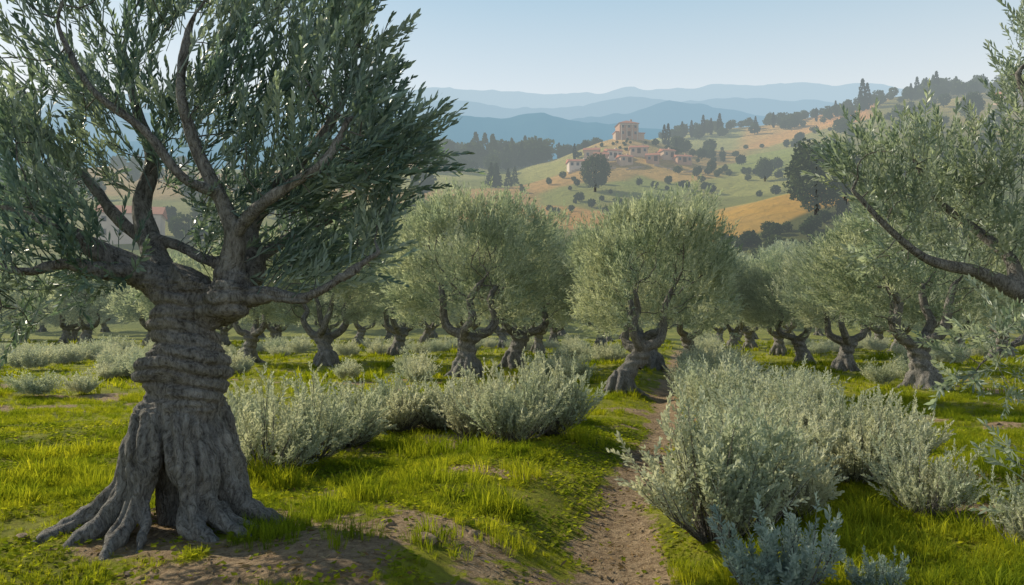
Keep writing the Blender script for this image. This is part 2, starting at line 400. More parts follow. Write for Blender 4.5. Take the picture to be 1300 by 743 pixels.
def remesh(parts,voxel,it=3):
    V,F=cat(parts);me=bpy.data.meshes.new('tmp');me.from_pydata(V.tolist(),[],F.tolist());o=bpy.data.objects.new('tmp',me);scene.collection.objects.link(o)
    m=o.modifiers.new('r','REMESH');m.mode='VOXEL';m.voxel_size=voxel
    s=o.modifiers.new('s','SMOOTH');s.factor=.6;s.iterations=it
    dg=bpy.context.evaluated_depsgraph_get();ev=o.evaluated_get(dg).to_mesh()
    n=len(ev.vertices);V=np.zeros(n*3,np.float32);ev.vertices.foreach_get('co',V)
    Nn=np.zeros(n*3,np.float32);ev.vertices.foreach_get('normal',Nn)
    F=np.zeros(len(ev.polygons)*4,np.int32)
    ev.polygons.foreach_get('vertices',F)
    bpy.data.objects.remove(o)
    return V.reshape(-1,3).astype(float),Nn.reshape(-1,3).astype(float),F.reshape(-1,4)
def roots(n,r0,zt,r1,rad,seed,wig=.25):
    r=random.Random(seed);out=[]
    for i in range(n):
        a=i/n*6.283+r.uniform(-.2,.2);e=r1*r.uniform(.75,1.3);h=zt*r.uniform(.7,1.1)
        a2=a+r.uniform(-wig,wig)
        c=[(r0*.55*math.cos(a),r0*.55*math.sin(a),h),(r0*.95*math.cos(a),r0*.95*math.sin(a),h*.72),(r0*1.2*math.cos(a2),r0*1.2*math.sin(a2),h*.32),
           (e*.8*math.cos(a2),e*.8*math.sin(a2),.06),(e*1.25*math.cos(a2+.15),e*1.25*math.sin(a2+.15),-.12)]
        q=r.uniform(.75,1.25)
        out.append(tube(*spline(c,[rad*.7*q,rad*q,rad*q,rad*.7*q,rad*.35],12),10))
    return out
# ------------------------------------------------------------ mid-distance olive variants
def lumpy(n,c,rx,rz,seed,inner=.55,flat=.75,thr=.0,front=.0):
    r=np.random.default_rng(seed);out=[]
    while len(out)<n:
        d=unit(r.normal(size=(n*3,3)));
        ln=fbm(d[:,0]*1.9+seed,d[:,1]*1.9,d[:,2]*1.9,oct=3,seed=seed)
        k=.62+.76*ln
        t=inner+(1-inner)*r.random(len(d))**.7
        rad=k*t
        p=d*rad[:,None]*[rx,rx,rz]
        lo=p[:,2]<0;p[lo,2]*=flat
        hole=fbm(d[:,0]*3.1,d[:,1]*3.1,d[:,2]*3.1+5,oct=2,seed=seed+3)
        # the open, pruned side of the crown (local -y) shows the limbs
        op=(d[:,1]<-.3)&(np.abs(d[:,0]+.1*math.sin(seed))<.45)&(d[:,2]<.4)&(r.random(len(d))<front)
        p=p[(hole>thr)&(d[:,2]>-.85)&~op]
        out+=list(p+c)
    return np.array(out[:n])
variants=[];fvar=[]
for vi in range(6):
    r=random.Random(vi+3);lean=[(.0,.0),(.35,.1),(-.25,.15),(.2,-.2),(-.1,.1),(.9,.2)][vi]
    zt=1.4;tx,ty=lean
    c=np.array([tx*1.5,ty*1.2,4.05])
    A=lumpy(300,c,3.0,2.5,vi*11+1,inner=.45,flat=.85,thr=.42,front=.65)
    nodes=[(tx*.7,ty*.7,zt-.45),(tx,ty,zt)];par=[-1,0];fixed=[.3,.3]
    nl=r.choice([3,4]);a0=r.uniform(0,.5)
    limbs=[]
    for i in range(nl):
        a=a0+i*6.283/nl+r.uniform(-.3,.3);L=r.uniform(.8,1.2);prev=1;pts=[(tx,ty,zt-.3)];rr=[.25]
        for j,(q,hh) in enumerate([(.35,.15),(.75,.35),(1.0,.8),(.95,1.4),(1.2,2.0)]):
            p=(tx+math.cos(a)*q*L+r.uniform(-.12,.12),ty+math.sin(a)*q*L*.8+r.uniform(-.1,.1),zt+hh+r.uniform(-.08,.08));a+=r.uniform(-.25,.25)
            nodes.append(p);par.append(prev);fixed.append([.19,.17,.15,.13,.10][j]);prev=len(nodes)-1;pts.append(p);rr.append(fixed[-1])
        limbs.append((pts,rr))
    nd,pr=colonize(A,nodes,par,step=.24,infl=1.9,kill=.45,seed=vi)
    (bv,bf),_=branches(nd,pr,.012,2.3,fixed,6)
    core=tube(*spline([(0,0,-.15),(0,0,.25),(tx*.3,ty*.3,.7),(tx*.65,ty*.65,1.1),(tx,ty,zt)],[.5,.42,.36,.32,.34],14),16)
    ps=[core]+roots(8,.42,.75,.75,.13,vi+50)+[tube(*spline(p,q,12),10) for p,q in limbs]
    V,Nn,F=remesh(ps,.035)
    th=np.arctan2(V[:,1],V[:,0])
    dsp=.07*(fbm(V[:,0]*5,V[:,1]*5,V[:,2]*3,seed=vi)-.5)+.035*np.sin(V[:,2]*19+1.5*th+4*fbm(V[:,0]*2,V[:,1]*2,V[:,2]*2,seed=vi+9))*sm(.4,.9,V[:,2])*sm(1.8,1.4,V[:,2])
    V=V+Nn*dsp[:,None]
    tme=mk('olive_trunk',V,F,M_bark,smooth=True)
    bme=mk('olive_branches',bv,bf,M_twig,smooth=True)
    R2=np.random.default_rng(vi+77)
    S=lumpy(1700,c,3.15,2.6,vi*11+1,inner=.66,flat=.9,thr=.42,front=.85)
    S2=A[R2.integers(0,len(A),260)]+R2.normal(0,.3,(260,3))
    C=np.vstack([S,S2]);m=3
    P=np.repeat(C,m,0)+R2.normal(0,.12,(len(C)*m,3))
    out=unit((P-c)*[1,1,1.1]);D=unit(out*.7+[0,0,.7]+R2.normal(0,.28,P.shape))
    variants.append((tme,bme,foliage('olive_foliage',P,D,.24+.22*R2.random(len(P)),MS,M_olive,vi)))
    sel=R2.permutation(len(P))[:3000]
    fvar.append((tme,bme,foliage('olive_foliage_far',P[sel],D[sel],.30+.2*R2.random(len(sel)),FS,M_olive,vi)))
print('variants',time.time()-T0)
def olive(px,d,v,s,rz,sz=1.):
    x=(px-650)/1000*d
    e=empty('olive_tree',(x,d,Hs(x,d)-.03),rz,(s,s,s*sz))
    t,b,f=variants[v] if d<45 else fvar[v]
    ob('trunk',t,e);ob('branches',b,e);ob('foliage',f,e)
mids=[(593,27,0,.93,.1),(652,31.5,1,.92,-.3),(787,20,5,.64,.0,1.16),(828,31,2,.85,.2),(877,37,3,.85,4.),(1170,21.7,4,.84,.2),(1070,30,3,.78,0.),(1020,36.5,1,.80,2.6),(988,43,0,.80,5.),
 (952,50,2,.8,1.5),(930,56,4,.8,3.),(912,64,1,.8,.6),(1140,50,2,.85,2.),(1115,56,0,.85,5.),(1215,48,4,.9,3.3),(1270,38,1,.9,4.),(762,60,0,.85,1),(702,60,3,.85,2),(683,46,4,.75,5),(640,58,2,.85,.3),
 (415,33,2,.85,-.2),(505,43,3,.92,.3),(315,36,1,.85,5.5),(350,55,4,.9,2.2),(285,62,0,.9,1.),(455,62,1,.9,0.),(540,66,2,.9,4.),(85,67,0,.95,0),(110,64,3,.95,2),(190,60,2,.95,4),(25,70,4,1,5),(-60,50,1,1,2),(235,52,4,.9,1.),(600,70,0,.9,3.),(-160,38,0,.95,2.)]
for m in mids: olive(*m)
rr=random.Random(9)
for row,(d0,st) in enumerate([(76,80),(87,74),(99,70),(113,66)]):
    px=-120+row*20
    while px<1420:
        if not(840<px<880):
            olive(px+rr.uniform(-14,14),d0+rr.uniform(-4,4),rr.randrange(6),rr.uniform(.75,.95),rr.uniform(0,6.28))
        px+=st+rr.uniform(-8,12)
# ------------------------------------------------------------ foreground olive (left)
def pl(px,py,d): return np.array([(px-650)/1000*d,d,CAMZ+(410-py)/1000*d])
HX,HY=-2.66,6.4
g0=Hs(HX,HY)
e=empty('olive_tree',(HX,HY,g0-.05));E=np.array([HX,HY,g0-.05])
def q(px,py,dy=0.): return pl(px,py,HY+dy)-E
core=tube(*spline([(0,0,-.2),(0,.06,.2),(-.02,.03,.6),(.02,0,.9),(.06,0,1.15),(.05,0,1.38),(-.04,0,1.62),(.0,0,1.84),(.1,0,2.02)],[.18,.18,.23,.29,.285,.285,.225,.205,.225],30),28)
skirt=[]
rs=[(-1.95,.70,.10,1.02),(-1.12,.64,.115,.98),(-.65,.76,.095,.9),(-.1,.74,.11,.88),(.6,.62,.12,1.),(1.2,.6,.11,.95),(1.9,.62,.11,1.),(2.6,.70,.12,1.0),(3.3,.84,.105,1.0),(3.9,.76,.11,1.08)]
R_=random.Random(3)
for a,e1,rd,h in rs:
    a2=a+R_.uniform(-.15,.15)
    cs=lambda r,z,aa:(r*math.cos(aa),r*math.sin(aa)*.9,z)
    c=[cs(.19,h,a-.25),cs(.27,h*.86,a-.1),cs(.35,h*.6,a+R_.uniform(-.12,.12)),cs(.41,h*.35,a2),cs(e1*.78,.13,a2),cs(e1*1.05,.04,a2+.12),cs(e1*1.4,-.1,a2+.25)]
    skirt.append(tube(*spline(c,[rd*.7,rd*1.05,rd*1.05,rd*.85,rd*.75,rd*.6,rd*.3],22),12))
    if R_.random()<.7:
        b=a2+R_.uniform(.15,.3)
        skirt.append(tube(*spline([cs(.34,h*.4,a2),cs(.46,.18,b),cs(e1*.95,.02,b+.15),cs(e1*1.2,-.08,b+.2)],[rd*.5,rd*.5,rd*.35,rd*.2],12),9))
skirt.append(tube(*spline([(-.38,-.1,.28),(-.6,-.15,.12),(-.8,-.2,.05),(-1.05,-.15,-.05)],[.09,.075,.055,.025],14),9))
skirt.append(tube(*spline([(.36,-.25,.2),(.55,-.28,.08),(.75,-.2,.03),(.9,-.15,-.05)],[.09,.07,.045,.02],14),9))
LM=[
 ([q(250,405),q(218,378,-.05),q(180,348,-.1),q(130,322,-.2),q(75,290,-.3),q(20,270,-.2),q(-40,230,-.1)],[.16,.155,.125,.09,.065,.045,.028]),
 ([q(240,400),q(212,358,.2),q(190,310,.4),q(178,260,.5),q(190,200,.6),q(170,140,.7),q(150,60,.8)],[.15,.13,.10,.085,.065,.045,.028]),
 ([q(262,400),q(288,378,-.1),q(292,335,-.15),q(296,295,-.2),q(275,245,-.25),q(245,185,-.3),q(225,110,-.35),q(235,30,-.3)],[.16,.16,.10,.075,.06,.048,.036,.027]),
 ([q(270,395),q(305,370,.1),q(322,330,.2),q(315,290,.3),q(350,235,.35),q(400,180,.3),q(440,110,.3),q(450,50,.3)],[.16,.14,.10,.08,.06,.045,.032,.022]),
 ([q(296,300,-.2),q(320,268,-.35),q(365,235,-.5),q(410,205,-.6),q(440,150,-.6)],[.06,.05,.042,.032,.022]),
 ([q(290,380,-.1),q(340,372,-.25),q(385,378,-.4),q(430,355,-.5),q(480,320,-.5)],[.10,.055,.04,.03,.02]),
 ([q(178,345,-.1),q(135,345,-.35),q(85,335,-.5),q(30,345,-.6),q(-30,330,-.6)],[.08,.06,.045,.032,.022]),
 ([q(185,300,.4),q(225,312,.3),q(262,330,.1),q(292,335,-.1)],[.055,.045,.045,.055]),
 ([q(190,310,.4),q(150,280,.6),q(110,230,.8),q(60,180,.9),q(20,110,.9)],[.07,.055,.045,.035,.025]),
 ([q(322,330,.2),q(370,300,.7),q(430,270,1.),q(480,210,1.1)],[.07,.05,.04,.028]),
 ([q(275,245,-.25),q(230,225,-.4),q(180,165,-.5),q(110,110,-.6),q(70,40,-.5)],[.045,.04,.035,.028,.02]),
]
limbp=[tube(*spline(c,np.array(r),len(c)*5),10) for c,r in LM]
burl=[tube(*spline([q(278,395,-.1),q(296,372,-.18),q(300,350,-.12)],[.13,.18,.09],6),12),tube(*spline([q(232,384,-.1),q(205,364,-.12)],[.12,.11],4),12),
 tube(*spline([(-.16,-.1,1.05),(-.2,-.12,1.25),(-.12,-.14,1.42)],[.08,.13,.08],6),12),tube(*spline([(.2,-.1,1.25),(.22,-.12,1.38)],[.09,.1],4),12)]
V,Nn,F=remesh([core]+skirt+limbp+burl,.013,2)
th=np.arctan2(V[:,1],V[:,0]);z=V[:,2]
wr=fbm(V[:,0]*1.6,V[:,1]*1.6,z*1.6,seed=4)
ph=z*58+3.2*np.sin(th+.6)+10*wr
g1=np.abs(np.sin(ph/2));ring=np.minimum(g1*1.5,1)-.7
big=np.sin(z*15+1.5*np.sin(th-.5)+3*wr)
upper=sm(.9,1.1,z)*sm(2.05,1.85,z)
dsp=.032*ring*upper*(.3+1.4*fbm(V[:,0]*3,V[:,1]*3,z*3,seed=44))+.022*big*upper+.07*(fbm(V[:,0]*3.5,V[:,1]*3.5,z*3.5,seed=6)-.5)+.05*(fbm(V[:,0]*11,V[:,1]*11,z*(4+10*upper),oct=4,seed=16)-.5)
fl=np.abs(np.sin(th*13+7*wr+z*4))
dsp+=.034*(fl-.6)*sm(1.05,.85,z)+.04*(fbm(V[:,0]*6,V[:,1]*6,z*6,oct=3,seed=66)-.5)*sm(1.05,.85,z)
dsp*=np.where(z>2.1,.4,1)
V=V+Nn*dsp[:,None]
ob('trunk',mk('near_trunk',V,F,M_bark,smooth=True),e)
def seednodes(LM,stepn=3):
    nodes=[];par=[];fx=[]
    for c,r in LM:
        p,rr=spline(c,r,len(c)*stepn)
        for i in range(len(p)):
            nodes.append(p[i]);par.append(len(nodes)-2 if i else -1);fx.append(rr[i]*.9)
    return nodes,par,fx
def ell(n,c,r,seed,inner=.35):
    R=np.random.default_rng(seed);d=unit(R.normal(size=(n,3)));return np.array(c)+d*(inner+(1-inner)*R.random((n,1))**.6)*np.array(r)
blobs=[(q(60,60,0),(1.1,1.2,.9),70),(q(230,30,.2),(1.2,1.3,1.0),54),(q(400,60,.1),(.72,1.1,.85),74),(q(415,190,0),(.76,1.1,.68),84),(q(490,210,-.1),(.42,.6,.40),46),(q(330,170,.3),(.8,1.,.7),40),
 (q(60,190,.2),(1.0,1.1,.6),64),(q(-60,170,0),(1.1,1.2,1.3),60),(q(150,240,.6),(.8,.7,.5),28),(q(350,310,.3),(.75,.9,.38),50),(q(435,290,.0),(.55,.7,.38),50),(q(60,330,-.3),(.75,.7,.4),56),(q(-20,390,-.3),(.5,.6,.28),30),(q(200,-120,.2),(1.8,1.6,.9),60),(q(430,0,-.2),(.48,.7,.7),42)]
A=np.vstack([ell(n,c,r,i) for i,(c,r,n) in enumerate(blobs)])
hol=fbm(A[:,0]*1.3,A[:,1]*1.3,A[:,2]*1.3,oct=2,seed=12);A=A[hol>.42]
nodes,par,fx=seednodes(LM)
nd,pr=colonize(A,nodes,par,step=.13,infl=1.3,kill=.2,iters=60,seed=3)
(bv,bf),rad=branches(nd,pr,.0045,2.3,fx,8)
ob('branches',mk('near_branches',bv,bf,M_twig,smooth=True),e)
def twig_foliage(name,nd,pr,nfix,cen,seed,temps,mat,per=4,sc=(.2,.36),jit=.07,up=.6):
    R=np.random.default_rng(seed);i=np.arange(nfix,len(nd))
    i=i[rad[i]<.02]
    P=np.repeat(nd[i],per,0)+R.normal(0,jit,(len(i)*per,3))
    dr=unit(nd[i]-nd[pr[i]]);D=np.repeat(dr,per,0)
    D=unit(D*.5+unit(P-cen)*.5+[0,0,up]+R.normal(0,.24,P.shape))
    return foliage(name,P,D,sc[0]+(sc[1]-sc[0])*R.random(len(P)),temps,mat,seed)
cen=q(230,230,.1)
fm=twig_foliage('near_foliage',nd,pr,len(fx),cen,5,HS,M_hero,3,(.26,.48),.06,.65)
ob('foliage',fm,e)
print('hero',len(nd),len(fm.polygons),time.time()-T0)
# ------------------------------------------------------------ foreground olive (right edge)
EX,EY=6.9,8.9
E=np.array([EX,EY,Hs(EX,EY)-.05]);e=empty('olive_tree',tuple(E))
def q2(px,py,dy=0.): return pl(px,py,EY+dy)-E
LM2=[([(0,0,1.5),(-.3,-.05,1.95),q2(1335,390),q2(1290,368),q2(1240,345,-.1),q2(1180,330,-.2),q2(1130,290,-.3),q2(1085,240,-.3)],[.25,.2,.14,.11,.075,.055,.04,.025]),
 ([q2(1290,368),q2(1285,330,.1),q2(1240,290,.3),q2(1190,250,.4),q2(1160,190,.4)],[.1,.075,.055,.04,.025]),
 ([(0,0,1.6),(-.1,.1,2.3),q2(1370,250,.1),q2(1330,170,.1),q2(1300,90,0)],[.2,.16,.11,.07,.04]),
 ([(0,0,1.6),(.4,.1,2.2),(.9,.2,2.9),(1.3,.2,3.8)],[.2,.15,.1,.05]),
 ([(0,0,1.5),(-.2,-.6,1.9),q2(1350,400,-1.3),q2(1300,430,-1.6),q2(1260,450,-1.8)],[.16,.1,.06,.04,.02]),
 ([(0,0,1.4),(-.1,-.9,1.5),(-.3,-1.7,1.4),q2(1330,560,-2.3),q2(1300,600,-2.5)],[.14,.09,.05,.03,.015])]
core=tube(*spline([(0,0,-.2),(0,0,.3),(.05,0,.9),(0,0,1.3),(0,0,1.75)],[.5,.42,.33,.28,.28],20),18)
V,Nn,F=remesh([core]+roots(9,.42,.8,.8,.14,5)+[tube(*spline(c,r,len(c)*4),9) for c,r in LM2],.025)
dsp=.05*(fbm(V[:,0]*5,V[:,1]*5,V[:,2]*4,seed=61)-.5)*np.where(V[:,2]>1.9,.5,1);V=V+Nn*dsp[:,None]
ob('trunk',mk('right_trunk',V,F,M_bark,smooth=True),e)
blobs=[(q2(1105,210,-.2),(.42,.8,.42),38),(q2(1150,245,0),(.62,.8,.5),50),(q2(1210,205,.2),(.62,.8,.6),54),(q2(1250,290,.1),(.7,.8,.45),46),(q2(1330,240,0),(.8,.9,.8),50),(q2(1310,120,0),(.4,.6,.6),34),(q2(1340,30,0),(.48,.6,.7),38),
 (q2(1130,335,-.2),(.3,.5,.12),12),(q2(1275,440,-1.7),(.55,.4,.24),48),(q2(1240,490,-1.8),(.3,.3,.13),22),(q2(1300,600,-2.5),(.2,.25,.25),14),(q2(1300,665,-2.6),(.16,.2,.12),8),(q2(1450,150,0),(1.3,1.4,1.5),70)]
A=np.vstack([ell(n,c,r,i+40) for i,(c,r,n) in enumerate(blobs)])
nodes,par,fx=seednodes(LM2)
nd,pr=colonize(A,nodes,par,step=.14,infl=1.3,kill=.22,iters=60,seed=8)
(bv,bf),rad=branches(nd,pr,.0045,2.3,fx,7)
ob('branches',mk('right_branches',bv,bf,M_twig,smooth=True),e)
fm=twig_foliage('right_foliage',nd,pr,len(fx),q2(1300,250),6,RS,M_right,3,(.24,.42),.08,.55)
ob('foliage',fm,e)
print('right',len(nd),time.time()-T0)
# ------------------------------------------------------------ sage bushes
def bush(seed,nst,near,mat,h=1.,spread=.62,stemsp=5,temps=None,t0=.35):
    R=np.random.default_rng(seed);parts=[];P=[];D=[]
    for i in range(nst):
        a=R.random()*6.283;tilt=R.random()**.6*spread*1.35;L=h*(.66+.5*R.random())*(1-.18*tilt)*(.85+.3*math.sin(a*2+seed))
        d=np.array([math.sin(tilt)*math.cos(a),math.sin(tilt)*math.sin(a),math.cos(tilt)])
        b=np.array([math.cos(a),math.sin(a),0])*R.random()*.12
        mid=b+d*L*.5+np.array([d[0],d[1],0])*.1;end=b+d*L+R.normal(0,.04,3)+np.array([0,0,.06])
        pp,rr=spline([b,mid,end],[.010,.006,.002],5)
        if near:parts.append(tube(pp,rr,3,False))
        for s in range(stemsp):
            t=t0+(1-t0)*(s+R.random())/stemsp
            p=pp[0]*(1-t)**2+2*mid*t*(1-t)+end*t*t
            P.append(p);D.append(unit(d*.55+np.array([0,0,.5])+R.normal(0,.32,3)))
    P=np.array(P);D=np.array(D)
    f=foliage('bush_leaves',P,D,(.14+.16*R.random(len(P)))*h,temps or (SS if near else SM),mat,seed)
    s=mk('bush_stems',*cat(parts),M_twig) if near else None
    return s,f
NB=[bush(i,[160,130,110,150,80][i],True,M_sage,stemsp=5,spread=.6+.06*i,t0=[.3,.35,.40,.3,.5][i]) for i in range(5)]
FB=[bush(i+10,140,False,M_sage,stemsp=5) for i in range(3)]
BB=bush(30,40,True,M_blue,h=.52,spread=.6,stemsp=6,temps=BS)
WB=bush(31,60,True,M_sage,h=.7,spread=.5,stemsp=6)
def put_bush(name,b,x,y,s,sz=1.,rz=None):
    e=empty(name,(x,y,Hs(x,y)-.03),rr.uniform(0,6.28) if rz is None else rz,(s,s,s*sz))
    if b[0]:ob('stems',b[0],e)
    ob('leaves',b[1],e)
for px,d,s in [(905,6.7,1.02),(985,7.3,.9),(1075,8.8,.95),(960,8.6,.98),(1125,9.2,.78),(1168,7.3,.6),(1010,10.5,.98),(915,9.7,.88),(1080,11.5,.9),(930,11.9,.92),(1010,12.8,.9),
   (340,9.6,1.1),(400,10.4,.9),(305,10.9,.8),(440,11.8,.9),(505,13.2,.85),(560,13.4,.95),(600,12.2,.85),(650,10.9,.98),(697,11.6,.92),(630,13.6,.95),(690,13.6,.85),(470,14.2,.8)]:
    nb=NB[4] if px in(340,400,1168) else NB[rr.randrange(4)]
    put_bush('sage_bush',nb,(px-650)/1000*d,d,s*rr.uniform(.94,1.08),rr.uniform(.85,1.06))
y=14.
while y<62:
    for o in ((.9,1.8,2.6) if y<18 else (.9,1.8) if y<34 else (1.1,2.1)):
        if rr.random()<.1:continue
        x=path_x(y)+o+rr.uniform(-.25,.3)
        put_bush('sage_bush',FB[rr.randrange(3)],x,y+rr.uniform(-.4,.4),rr.uniform(.7,1.05),rr.uniform(.7,1.))
    y+=1.3 if y<34 else 1.9
for px0,px1,d0,d1,n in [(-40,190,34,44,34),(140,215,23,27,7),(190,480,40,50,30),(715,800,34,40,10),(560,740,48,60,18),(480,600,44,56,12),(980,1130,44,60,16),(1130,1300,34,46,12),(-100,60,26,32,8),(240,300,26,29,5),(430,560,20,26,3),(30,140,18,22,2),(1000,1250,16,30,5),(640,760,22,30,3)]:
    for i in range(n):
        d=rr.uniform(d0,d1);px=rr.uniform(px0,px1)
        put_bush('sage_bush',FB[rr.randrange(3)],(px-650)/1000*d,d,rr.uniform(.7,1.15),rr.uniform(.55,.85))
put_bush('blue_sage_plant',BB,(985-650)/1000*5.1,5.1,1.0)
put_bush('blue_sage_plant',BB,(1110-650)/1000*5.2,5.25,.5)
put_bush('sage_bush',WB,(1300-650)/1000*6.2,6.2,.7)
print('bushes',time.time()-T0)
# ------------------------------------------------------------ grass
def tuft(nb,seed,w,spread=.35,lean=.5):
    R=np.random.default_rng(seed);parts=[]
    for i in range(nb):
        a=R.random()*6.283;r=R.random()**.5*spread;L=.5+.6*R.random();ln=lean*(.3+R.random());a2=a+R.normal(0,.8)
        b=np.array([math.cos(a)*r,math.sin(a)*r,-.05]);dx=np.array([math.cos(a2),math.sin(a2),0]);sd=np.array([-math.sin(a2+R.normal(0,.6)),math.cos(a2),0])*w*.5
        m=b+dx*ln*.3*L+[0,0,.58*L];tp=b+dx*ln*L+[0,0,L*(1-.25*ln)]
        parts.append((np.array([b-sd,b+sd,m+sd*.8,m-sd*.8,tp]),np.array([(0,1,2),(0,2,3),(3,2,4)])))
    return cat(parts)
TN=[tuft(26,i,.045,.4,.7) for i in range(6)];TF=[tuft(12,i+9,.12,.5,.6) for i in range(4)]
def grass_pts(n,y0,y1,hw=.78):
    y=np.sqrt(rng.random(n)*(y1**2-y0**2)+y0**2);x=(rng.random(n)*2-1)*(y*hw+1.2);return x,y
def grass(n,y0,y1,temps,smin,smax,seed):
    x,y=grass_pts(n,y0,y1);dm=dirt_mask(x,y);cl=fbm(x/.9+5,y/.9,oct=3,seed=91)
    keep=(rng.random(n)>dm*1.06)&(rng.random(n)<.25+1.3*sm(.38,.6,cl))
    x,y,cl,dm=x[keep],y[keep],cl[keep],dm[keep]
    s=(smin+(smax-smin)*sm(.42,.70,cl)*rng.random(len(x)))*(.6+.7*rng.random(len(x)))
    tall=fbm(x/1.9+50,y/1.9,oct=2,seed=95);s*=1+1.0*sm(.55,.7,tall);s*=1-.5*dm
    s*=1-.5*sm(1.1,.5,np.abs(x-path_x(y)))
    P=np.stack([x,y,H(x,y)],1);D=np.stack([rng.normal(0,.22,len(x)),rng.normal(0,.22,len(x)),np.ones(len(x))],1)
    return foliage('g',P,D,s,temps,M_grass,seed),len(x)
ge=empty('grass')
for a in [(20000,3.3,10,TN,.05,.17,1),(22000,10,20,TN,.07,.17,2),(14000,20,42,TF,.11,.22,3),(6000,42,78,TF,.18,.3,4)]:
    m,n=grass(*a);ob('grass_patch',m,ge);print('grass',n,len(m.polygons))
# long grass clumps
cl=[(545,11.2),(530,10.6),(560,10.9),(515,11.4),(600,10.2),(110,8.6),(90,9),(130,8.3),(1050,6.6),(1090,6.9),(1130,6.3),(1180,6.1),(1230,6.6),(1060,5.8),(1150,5.6),(1220,5.5),(1270,5.9),(880,5.9),(1210,8),(1260,9),(320,8.9),(360,8.6),(300,9.2),(740,11),(540,8),(620,7.2),(470,7.4),(660,8.6),(360,5.9),(450,5.6),(560,5.8),(640,6.2),(400,6.5)]
x=[];y=[]
for a,d in cl:
    for i in range(14):
        x.append((a-650)/1000*d+rng.normal(0,.14));y.append(d+rng.normal(0,.18))
x=np.array(x);y=np.array(y);P=np.stack([x,y,H(x,y)],1);D=np.stack([rng.normal(0,.1,len(x)),rng.normal(0,.1,len(x)),np.ones(len(x))],1)
TL=[tuft(26,i+30,.028,.3,.55) for i in range(4)]
ob('long_grass',foliage('lg',P,D,(.16+.2*rng.random(len(x)))*np.where(y<6.55,.6,1.),TL,M_grass,8),ge)
LC=(np.array([(0,0,0),(-.5,.4,.1),(0,.9,.05),(.5,.4,.1)],float),np.array([(0,3,2),(0,2,1)]))
x,y=grass_pts(80000,3.3,14);kp=(rng.random(len(x))>dirt_mask(x,y)*.97)&(fbm(x/.7,y/.7,oct=3,seed=77)>.42);x,y=x[kp],y[kp]
P=np.stack([x,y,H(x,y)+.01+.03*rng.random(len(x))],1);D=np.stack([rng.normal(0,.35,len(x)),rng.normal(0,.35,len(x)),np.ones(len(x))],1)
ob('clover_patch',foliage('clover',P,D,.03+.03*rng.random(len(x)),[LC],M_grass,9),ge)
# fallen dry leaves
x,y=grass_pts(26000,3.3,12);kp=rng.random(len(x))<.12+dirt_mask(x,y)*.4;x,y=x[kp],y[kp]
P=np.stack([x,y,H(x,y)+.006],1);D=unit(np.stack([rng.normal(0,1,len(x)),rng.normal(0,1,len(x)),.25*rng.random(len(x))],1))
ob('fallen_leaves',foliage('fl',P,D,.04+.05*rng.random(len(x)),[(LEAF4[0]*[.25,1,1],LEAF4[1])],leafmat('dry_leaves',(.16,.09,.04),(.40,.30,.18),.1,None,None,.3,.8,None),9))
# stones and clods
import bmesh
bm=bmesh.new();bmesh.ops.create_icosphere(bm,subdivisions=2,radius=1);bm.verts.ensure_lookup_table()
iv=np.array([v.co[:] for v in bm.verts]);fi=np.array([[v.index for v in f.verts] for f in bm.faces]);bm.free()
st=[]
for s in range(4):
    st.append((iv*(.5+1.1*fbm(iv[:,0]*1.6+s*9,iv[:,1]*1.6,iv[:,2]*1.6,oct=3,seed=s))[:,None]*[1,.8,.6],fi))
x,y=grass_pts(34000,3.3,22);dm=dirt_mask(x,y);kp=(rng.random(len(x))<dm*.35);x,y=x[kp],y[kp]
sz=.005+.018*rng.random(len(x))**3+.05*rng.random(len(x))**30
P=np.stack([x,y,H(x,y)],1)
M_stone=simple('stone',(.28,.20,.13),(.13,.09,.06),20,.95,.01)
ob('stones',foliage('stones',P,np.tile([0,0,1.],(len(x),1)),sz,st,M_stone,3))
big=[(-.62,5.75,.09),(-.95,6.1,.06),(-.3,6.15,.05),(-3.75,6.1,.06),(-1.15,5.2,.05)]
ob('rocks',foliage('rocks',np.array([(a,b,Hs(a,b)) for a,b,_ in big]),np.tile([0,0,1.],(5,1)),np.array([c for *_,c in big]),st,M_stone,4))
print('grass done',time.time()-T0)
# ------------------------------------------------------------ hill trees
QD=(np.array([(-.5,0,-.35),(.5,0,-.5),(.4,.1,.45),(-.35,.1,.5)],float),np.array([(0,1,2),(0,2,3)]))
def crown_t(kind,seed,n):
    R=np.random.default_rng(seed)
    if kind=='round':
        d=unit(R.normal(size=(n,3)));kx=.6+.8*fbm(d[:,0]*2+seed,d[:,1]*2,d[:,2]*2,oct=3,seed=seed);p=d*kx[:,None]*(.55+.45*R.random((n,1)))*[.40,.40,.38]+[0,0,.5];s=.085
    elif kind=='cyp':
        t=R.random(n);a=R.random(n)*6.283;r=.115*np.sin(np.pi*np.clip(t,.0,1)**.65)**.7*(.6+.4*R.random(n))*(1+.2*np.sin(a*3+t*9));p=np.stack([r*np.cos(a),r*np.sin(a),.03+.97*t],1);s=.05
    else:
        t=R.random(n)**1.3;a=R.random(n)*6.283;r=.26*(1-t)**.8*(.5+.5*R.random(n));p=np.stack([r*np.cos(a),r*np.sin(a),.12+.88*t],1);s=.06
    D=unit(R.normal(size=(n,3)));v,f=scatter(QD[0],QD[1],p,orient(D,R.random(n)*6.28),s*(.6+.8*R.random(n)))
    tv,tf=tube([(0,0,-.05),(0,0,.2),(0.01,0,.5)],[.03,.022,.012],5,False)
    return cat([(v,f),(tv,tf)])
RT=[crown_t('round',i,520) for i in range(4)];CT=[crown_t('cyp',i,420) for i in range(2)];PT=[crown_t('pine',i,420) for i in range(2)]
